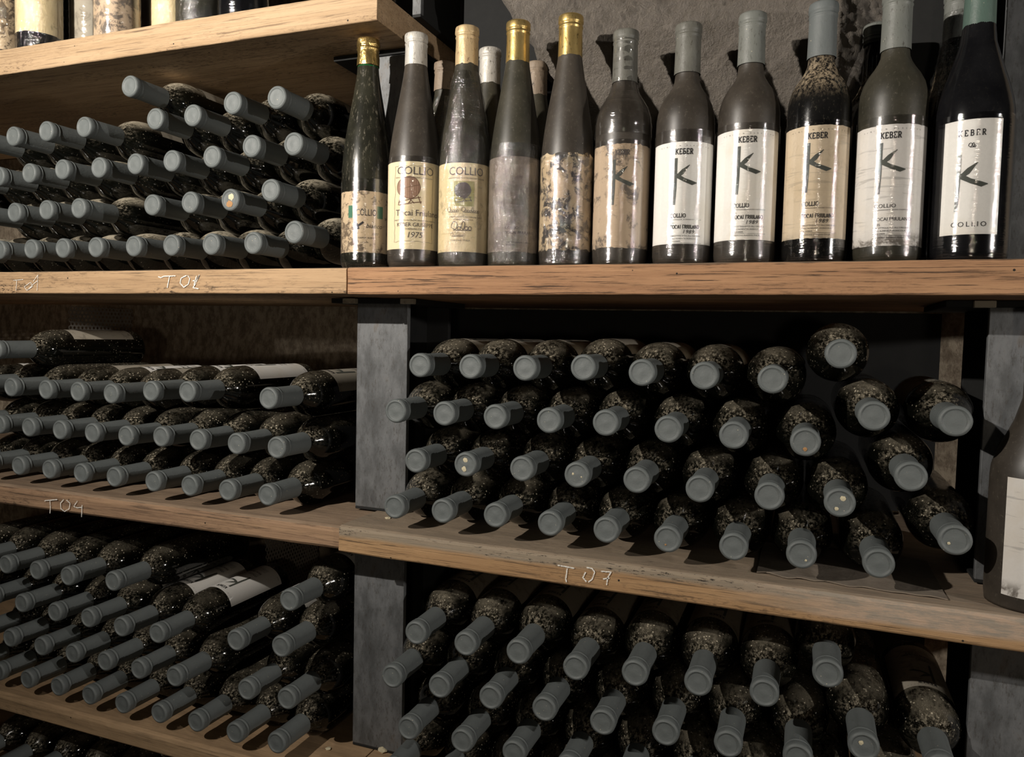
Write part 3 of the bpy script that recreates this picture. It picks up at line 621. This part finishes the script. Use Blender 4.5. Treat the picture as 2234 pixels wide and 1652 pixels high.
# ------------------------------------------------------------------ standing bottles
def stand(name, label, prof, R, h, x, Y, zb, glass, capm, caplen, lab=None, prints=(), fl=None, group='upright bottles on the shelf', lip=True, capw=.018, face=0.0, neck=.0145, extra=None, lean=0.0):
    root = empty('wine_bottle', (x, Y, zb), label, 'bottle', group)
    az = math.atan2(x, Y)          # the label front looks along -Y turned to the aisle
    root.rotation_euler = (0, lean, -az+face)
    obj('bottle_glass', mesh('bottle_glass', *lathe(prof(R, h), 56, .003, seed=x*50), M[glass]), root)
    obj('capsule', mesh('capsule', *lathe(capsule_prof(h, caplen, neck, lip), 44, capw, close0=False, seed=x*31), M[capm]), root)
    if lab:
        z0, z1, a0, a1, mat, rag = lab
        la = obj('label', mesh('label', *label_shell(R, z0, z1, (a0, a1), .0004, rag, seed=x*9), M[mat]), root)
        for pi, (nm, geos, mt) in enumerate(sorted(prints, key=lambda p: (p[0] == 'printed_text', 'outline' in p[0]))): obj(nm, mesh(nm, *wrap(geos, R, z1, .0006+.00012*pi), M[mt], False), la)
    if fl:
        for (fz0, fz1, mt, extr) in fl:
            p = [(r, z) for r, z in prof(R, h)]
            def rad(z):
                for (ra, za), (rb, zb2) in zip(p[1:], p[2:]):
                    if za <= z <= zb2: return ra+(rb-ra)*(z-za)/max(1e-6, zb2-za)
                return p[-1][0]
            nz = 40; pp = [(rad(fz0+(fz1-fz0)*k/nz)+.0010+extr*.5*(1+math.sin(k*1.7)), fz0+(fz1-fz0)*k/nz) for k in range(nz+1)]
            obj('plastic_wrap', mesh('plastic_wrap', *lathe(pp, 72, .012 if extr else .003, False, False, seed=x*77), M[mt]), root)
    if extra: extra(root)
    return root
def green_neck(root):
    vs, fs = lathe([(.0149, .262), (.0150, .286)], 44, 0, False, False)
    obj('green_glass_neck', mesh('green_glass_neck', [(x*(1+.35*max(0, .286-z)/.03*0)+0, y, z) for x, y, z in vs], fs, M['g_green']), root)
zT = .0905+.0004; SY = .964
# barrel drawing
def barrel(cx, cy, s):
    fill = []
    for k in range(-14, 12):
        q = lambda xx: 12*s*math.sqrt(max(0.0, 1-((xx+1.2)/12.8)**2))
        fill.append(([(cx+k*s, cy-q(k)), (cx+(k+1)*s, cy-q(k+1)), (cx+(k+1)*s, cy+q(k+1)), (cx+k*s, cy+q(k))], [(0, 1, 2, 3)]))
    ln = [ribbon(arc(cx, cy, 11*s, 12*s, 0, 360, 32), .5*s+.1), ribbon(arc(cx-3*s, cy, 11*s, 11*s, 95, 265, 16), .5*s), ribbon(arc(cx-5*s, cy, 10*s, 10*s, 110, 250, 12), .4*s)]
    for k in range(-4, 5): ln.append(ribbon(dens([(cx+k*2.3*s, cy-12*s*math.sqrt(max(.05, 1-(k*2.3/11)**2))), (cx+k*2.3*s, cy+12*s*math.sqrt(max(.05, 1-(k*2.3/11)**2)))], 4), .22*s))
    ln.append(ribbon(dens([(cx-11*s, cy-2*s), (cx+10*s, cy+3*s)], 3), .5*s))
    for a, b in (((-13, -16), (12, -10)), ((-12, -19), (13, -15)), ((-13, -19), (-10, -8)), ((12, -17), (9, -9)), ((-2, -18), (2, -13)), ((5, -17), (1, -13))): ln.append(ribbon(dens([(cx+a[0]*s, cy+a[1]*s), (cx+b[0]*s, cy+b[1]*s)], 3), .9*s))
    return fill, ln
def panel(x0, x1, y0, y1):
    n = max(1, int(x1-x0)); return [([(x0+(x1-x0)*i/n, y0), (x0+(x1-x0)*(i+1)/n, y0), (x0+(x1-x0)*(i+1)/n, y1), (x0+(x1-x0)*i/n, y1)], [(0, 1, 2, 3)]) for i in range(n)]
def frame_line(x0, x1, y0, y1, wv=.8):
    rr = random.Random(4); pts = []
    for a, b in (((x0, y1), (x1, y1)), ((x1, y1), (x1, y0)), ((x1, y0), (x0, y0)), ((x0, y0), (x0, y1))):
        n = 16
        for i in range(n): pts.append((a[0]+(b[0]-a[0])*i/n+rr.uniform(-wv, wv), a[1]+(b[1]-a[1])*i/n+rr.uniform(-wv, wv)))
    pts.append(pts[0]); return ribbon(pts, .35)
X = dict(F1=-.6005, F2=-.5235, F3=-.446, F4=-.3722, F5=-.300, B6=-.2275, B7=-.150, B8=-.0757, B9=.002, B10=.0785, B11=.1565)
# F1
p1 = [bfont('COLLIO', 9.5, -15, -34, sx=.62, bold=.02), bfont('bianco', 6.5, -1, -51, shear=.3), bfont('1977', 3.5, 7, -61, shear=.2), bfont('A.  GIUSEPPE KEBER', 2.6, -24, -66, space=1.2), bfont('CORMONS', 1.6, -8, -72)]
bird = ribbon(dens([(-17, -43), (-11, -48), (-4, -43)], 2), 3.0, None); bird2 = ribbon([(-13, -46), (-11, -53)], 3.4)
stand('f1', 'leftmost upright flute bottle with crinkled gold foil and green glass neck', flute, .0352, .325, X['F1'], SY, zT, 'g_streak', 'cap_foil', .038, (.021, .106, -1.9, 1.9, 'pap_mottled', .001),
      [('printed_text', p1+[bird, bird2], 'ink'), ('green_panel', panel(-27, -20, -37, -20)+panel(15, 24, -37, -20), 'ink_green')],
      [(.003, .124, 'film', 0)], lip=True, capw=.10, extra=green_neck)
# F2
fi, ln = barrel(-6, -35, 1.25)
p2 = [bfont('COLLIO', 11, -25, -17.5, bold=.02, sx=.98), bfont('DENOMINAZIONE DI ORIGINE CONTROLLATA', 1.9, -27, -22.5, sx=.95), bfont('Tocai Friulano', 8.6, -26, -73, bold=.02, sx=.93), bfont("IMBOTTIGLIATO ALL'ORIGINE DALL'AZIENDA AGRICOLA", 1.9, -28, -80, sx=.9), bfont('KEBER GIUSEPPE', 5.4, -24, -87.5, bold=.015, sx=.97), bfont('CORMONS ITALIA', 2.4, -12, -92), bfont('1975', 8, -10, -102.5, shear=.2), frame_line(-28, 27, -108, -6)]
stand('f2', 'flute bottle with dusty silver capsule and clean cream barrel label', flute, .0360, .323, X['F2'], SY, zT, 'g_dull', 'cap_silver', .044, (.024, .142, -1.55, 1.15, 'pap_cream', 0),
      [('printed_text', p2, 'ink_soft'), ('barrel_print', fi, 'ink_barrel'), ('barrel_outline', ln, 'ink_brown')], [(.003, .150, 'film', 0)], capw=.02)
# F3
fi, ln = barrel(-1, -36, .85)
p3 = [bfont('COLLIO', 11, -22, -16, sx=.9), bfont('DENOMINAZIONE DI ORIGINE CONTROLLATA', 1.9, -22, -21, sx=.9), bfont("IMBOTTIGLIATO ALL'ORIGINE DALL'", 2.0, -20, -72), bfont('AZIENDA AGRICOLA', 2.0, -14, -75.5), bfont('CORMONS - ITALIA', 2.2, -18, -103)]+script('Tocai Friulano', 7, -24, -65, .07)+script('Keber', 12, -18, -89, .07)+script('Giuseppe', 5, -18, -97, .07)
stand('f3', 'flute bottle wrapped to the neck in crumpled plastic, with barrel picture in a frame', flute, .0344, .323, X['F3'], SY, zT, 'g_dull2', 'cap_gold_dusty', .052, (.019, .136, -1.7, 1.7, 'pap_cream2', 0),
      [('printed_text', p3, 'ink_soft'), ('picture_panel', panel(-14, 13, -57, -24), 'ink_olive'), ('barrel_outline', fi+ln, 'ink_soft')],
      [(.002, .262, 'film_crumpled', .0012)], capw=.05)
p4 = [bfont('COLLIO', 3.6, -12, -93), bfont('TOCAI FRIULANO', 3.6, -12, -99), bfont("IMBOTTIGLIATO ALL'ORIGINE", 1.8, -10, -111), bfont('EDI KEBER', 1.8, -10, -114)]
stand('f4', 'flute bottle with gold capsule and dull brown label blurred by plastic film', flute, .0338, .321, X['F4'], SY, zT, 'g_dull2', 'cap_gold', .058, (.018, .140, -1.9, 1.9, 'pap_brown', .0),
      [('printed_text', p4, 'ink')], [(.002, .158, 'film_crumpled', .0007)], capw=.015)
stand('f5', 'flute bottle with bright gold capsule and badly peeled label', flute, .0339, .320, X['F5'], SY, zT, 'g_dull', 'cap_gold', .060, (.019, .140, -1.9, 1.9, 'pap_peel', .004),
      [], [(.002, .137, 'film_crumpled', .0005), (.002, .136, 'film', 0)], capw=.012)
kp = keber_print()
stand('b6', 'straight bottle with stained capsule and mouldy tan label, right of the gold-topped ones', bord, .0344, .292, X['B6'], SY, zT, 'g_dull', 'cap_stained', .064, (.020, .146, -1.9, 1.9, 'pap_rot', .0022),
      [('printed_text', serif('KEBER', 5.6, 0, -13, .21, True, .86), 'ink_soft'), ('letter_mark', K_mark(), 'ink_k')], [(.002, .152, 'film', 0), (.160, .284, 'film', .0006)], capw=.03)
stand('b7', 'bottle with mottled grey capsule and the lowest-set clean white K label', bord, .0352, .291, X['B7'], SY, zT, 'g_dull', 'cap_stained', .060, (.023, .143, -1.35, 1.25, 'pap_white', 0),
      [('printed_text', kp, 'ink'), ('letter_mark', K_mark(), 'ink_k')], [(.002, .158, 'film', 0)], capw=.03)
stand('b8', 'bottle with smooth grey capsule and clean white K label dated 1989, mould at its foot', bord, .0354, .294, X['B8'], SY, zT, 'g_dull', 'cap_grey', .060, (.026, .152, -1.35, 1.25, 'pap_white', 0),
      [('printed_text', kp, 'ink'), ('letter_mark', K_mark(), 'ink_k')], [(.002, .160, 'film', 0)], capw=.015)
stand('b9', 'dust-shouldered black bottle with a tan K label', bord, .0350, .296, X['B9'], SY, zT, 'g_black', 'cap', .062, (.026, .151, -1.35, 1.25, 'pap_tan', .0008),
      [('printed_text', kp, 'ink'), ('letter_mark', K_mark(), 'ink_k')], [(.002, .157, 'film', 0)], capw=.012)
kp2 = keber_print('1995', sans=True)
stand('b10', 'bottle with streaked greyish K label, second upright bottle from the right', bord, .0356, .298, X['B10'], SY, zT, 'g_dull2', 'cap_grey', .064, (.016, .146, -1.35, 1.35, 'pap_grey', .0008),
      [('printed_text', kp2, 'ink'), ('letter_mark', K_mark(), 'ink_k')], [(.002, .156, 'film', 0)], capw=.015)
p11 = serif('KEBER', 5.8, 0, -17, .16, True, .80, .42)+[bfont('COLLIO', 5.4, 0, -111, 'CENTER', space=1.35)]+script('Edi', 4.5, -4, -29, .13)
stand('b11', 'broad-shouldered black bottle with narrow white K label, rightmost upright bottle', burg, .0385, .306, X['B11']+.002, SY, zT, 'g_clean', 'cap_green', .062, (.026, .145, -.74, .74, 'pap_white', 0),
      [('printed_text', p11, 'ink'), ('letter_mark', K_mark(1.08, -12, -33), 'ink_k')], [(.002, .152, 'film', 0)], capw=.015)
# second row, behind
stand('s1', 'half-hidden flute in crumpled plastic, behind the silver-capped bottle', flute, .0335, .310, -.5180, 1.043, zT, 'g_dull2', 'cap_brown', .042, None, (), [(.002, .258, 'film_crumpled', .0012)], 'bottles half hidden behind the upright row', capw=.06)
stand('s2', 'half-hidden flute with white silvery capsule, behind the two gold-capped flutes', flute, .0345, .323, -.4465, 1.045, zT, 'g_dull2', 'cap_silver', .055, None, (), None, 'bottles half hidden behind the upright row', capw=.02)
stand('s3', 'half-hidden bottle with torn brown capsule, left of the brightest gold capsule', flute, .0345, .296, -.3745, 1.046, zT, 'g_dull2', 'cap_brown', .060, None, (), None, 'bottles half hidden behind the upright row', capw=.06)

stand('s4', 'half-hidden bottle whose dark neck peeks out left of the second upright from the right', bord, .0340, .295, .0640, 1.0440, zT, 'g_black', 'cap_grey', .020, None, (), None, 'bottles half hidden behind the upright row')
stand('s5', 'half-hidden tall bottle with grey capsule, behind the rightmost upright bottle', flute, .0330, .323, .1500, 1.0450, zT, 'g_black', 'cap_grey', .060, None, (), [(.20, .30, 'film_crumpled', .001)], 'bottles half hidden behind the upright row')

# bottles standing on the top board
zb = .4637
TOPS = [(5, .965, 'pap_mottled', 'g_clean', 'plastic-wrapped bottle with pale stained label at the left edge of the top board', .0345, (.012, .10)),
 (86, .965, 'pap_cream2', 'g_clean', 'bottle with tan label above dark glass, second from left on the top board', .0352, (.030, .13)),
 (140, 1.125, None, 'g_black', 'dark unlabelled bottle foot in the gap beside the tan label, top board', .0345, None),
 (200, 1.045, 'pap_old', 'g_dull', 'bottle with dull grey label, half behind the grey-labelled one on the top board', .0345, (.008, .12)),
 (256, .970, 'pap_rot', 'g_dull', 'bottle with grey-brown printed label in the middle of the top board', .0345, (.003, .12)),
 (297, 1.050, 'pap_brown', 'g_dull', 'dark brown bottle behind the right side of the grey-labelled one, top board', .0345, (.003, .12)),
 (376, 1.040, 'pap_cream2', 'g_dull2', 'bottle with pale wrinkled label, fourth from right on the top board', .0345, (.021, .12)),
 (437, .962, None, 'g_dull2', 'dark glossy bottle, second from right on the top board', .0352, None),
 (531, .962, None, 'g_clean', 'rightmost black glossy bottle on the top board', .0352, None)]
for i, (u, Y, pm, gm, lb, R, zz) in enumerate(TOPS):
    x = onY(u, 60, Y).x
    stand('t', lb, bord, R, .295, x, Y, zb, gm, 'cap_grey', .06, (zz[0], zz[1], -1.5, 1.5, pm, .001) if pm else None, [('printed_text', [bfont('COLLIO', 4, -12, -95+0), bfont('FRIULANO', 4, -12, -101)], 'ink_soft')] if i == 4 else (), [(.002, .15, 'film_crumpled' if i in (0, 1, 6, 7) else 'film', .0005)], 'upright bottles on the top board')

# large bottle at the right edge
def mag(R=.0445, h=.33): return [(.036, .008), (.043, 0), (R-.001, .004), (R, .012), (R, .080), (R, .138), (R*.98, .150), (R*.90, .163), (R*.74, .180), (R*.55, .200), (R*.40, .225), (.0175, .250), (.0170, h-.004)]
stand('mag', 'large dusty bottle with white label at the right edge, standing on the T07 board', mag, .0445, .322, .2385, .9710, -.2795, 'g_dull', 'cap_grey', .07, (.016, .142, -.62, 1.4, 'pap_grey', .0), [], None, 'large bottles', neck=.0178)

# torn cardboard under the stack at the right of the T07 board
vs, fs = [], []; n = 40
for i in range(n+1):
    q = i/n; x = -.045+.200*q; fr = .948+.010*noise.noise(Vector((q*9, 0, 0)))+.006*noise.noise(Vector((q*40, 1, 0)))-.008*q
    for j in range(7):
        y = fr+(1.10-fr)*(j/6)**1.3; lift = .0035*(1-j/6)**3*(.4+.6*noise.noise(Vector((q*6, 3, 0)))**2*3)
        vs.append((x, y, -.2785+.0016+lift*.6-.0016*q))
fs = [(i*7+j, (i+1)*7+j, (i+1)*7+j+1, i*7+j+1) for i in range(n) for j in range(6)]
tcm = NT('torn_cardboard'); a = tcm.noise(tcm.coord(), 60, 6, .7); tcm.base(tcm.mix(a, (.12, .09, .07), (.32, .27, .21))); tcm.rough(.9); tcm.nrm(tcm.bump(a, .5, .002))
cb = obj('cardboard_sheet', mesh('cardboard_sheet', vs, fs, tcm.m, False), None, (0, 0, Z0)); m = cb.modifiers.new('s', 'SOLIDIFY'); m.thickness = .0012; m.offset = 1
tag(cb, 'torn strip of grey cardboard under the right end of the T07 stack', 'cardboard')
# crumbs of mortar on the boards
for (u, v, z, r, lb) in ((847, 1133, -.2762, .0040, 'pale crumb of mortar on the T07 board, just right of the post'), (716, 1636, -.6568, .0042, 'white chip of mortar on the bottom board beside the central post'), (836, 1640, -.6560, .008, 'lump of rubble on the lowest right board at the foot of the post')):
    p = onZ(u, v, z); bm = bmesh.new(); bmesh.ops.create_icosphere(bm, subdivisions=2, radius=r)
    for q in bm.verts: q.co *= 1+.5*noise.noise(q.co*300+Vector((u, 0, 0))); q.co.z *= .55
    me = bpy.data.meshes.new('mortar_crumb'); bm.to_mesh(me); bm.free(); me.materials.append(M['mould'])
    tag(obj('mortar_crumb', me, None, (p.x, p.y, z+Z0+r*.4)), lb, 'crumb')
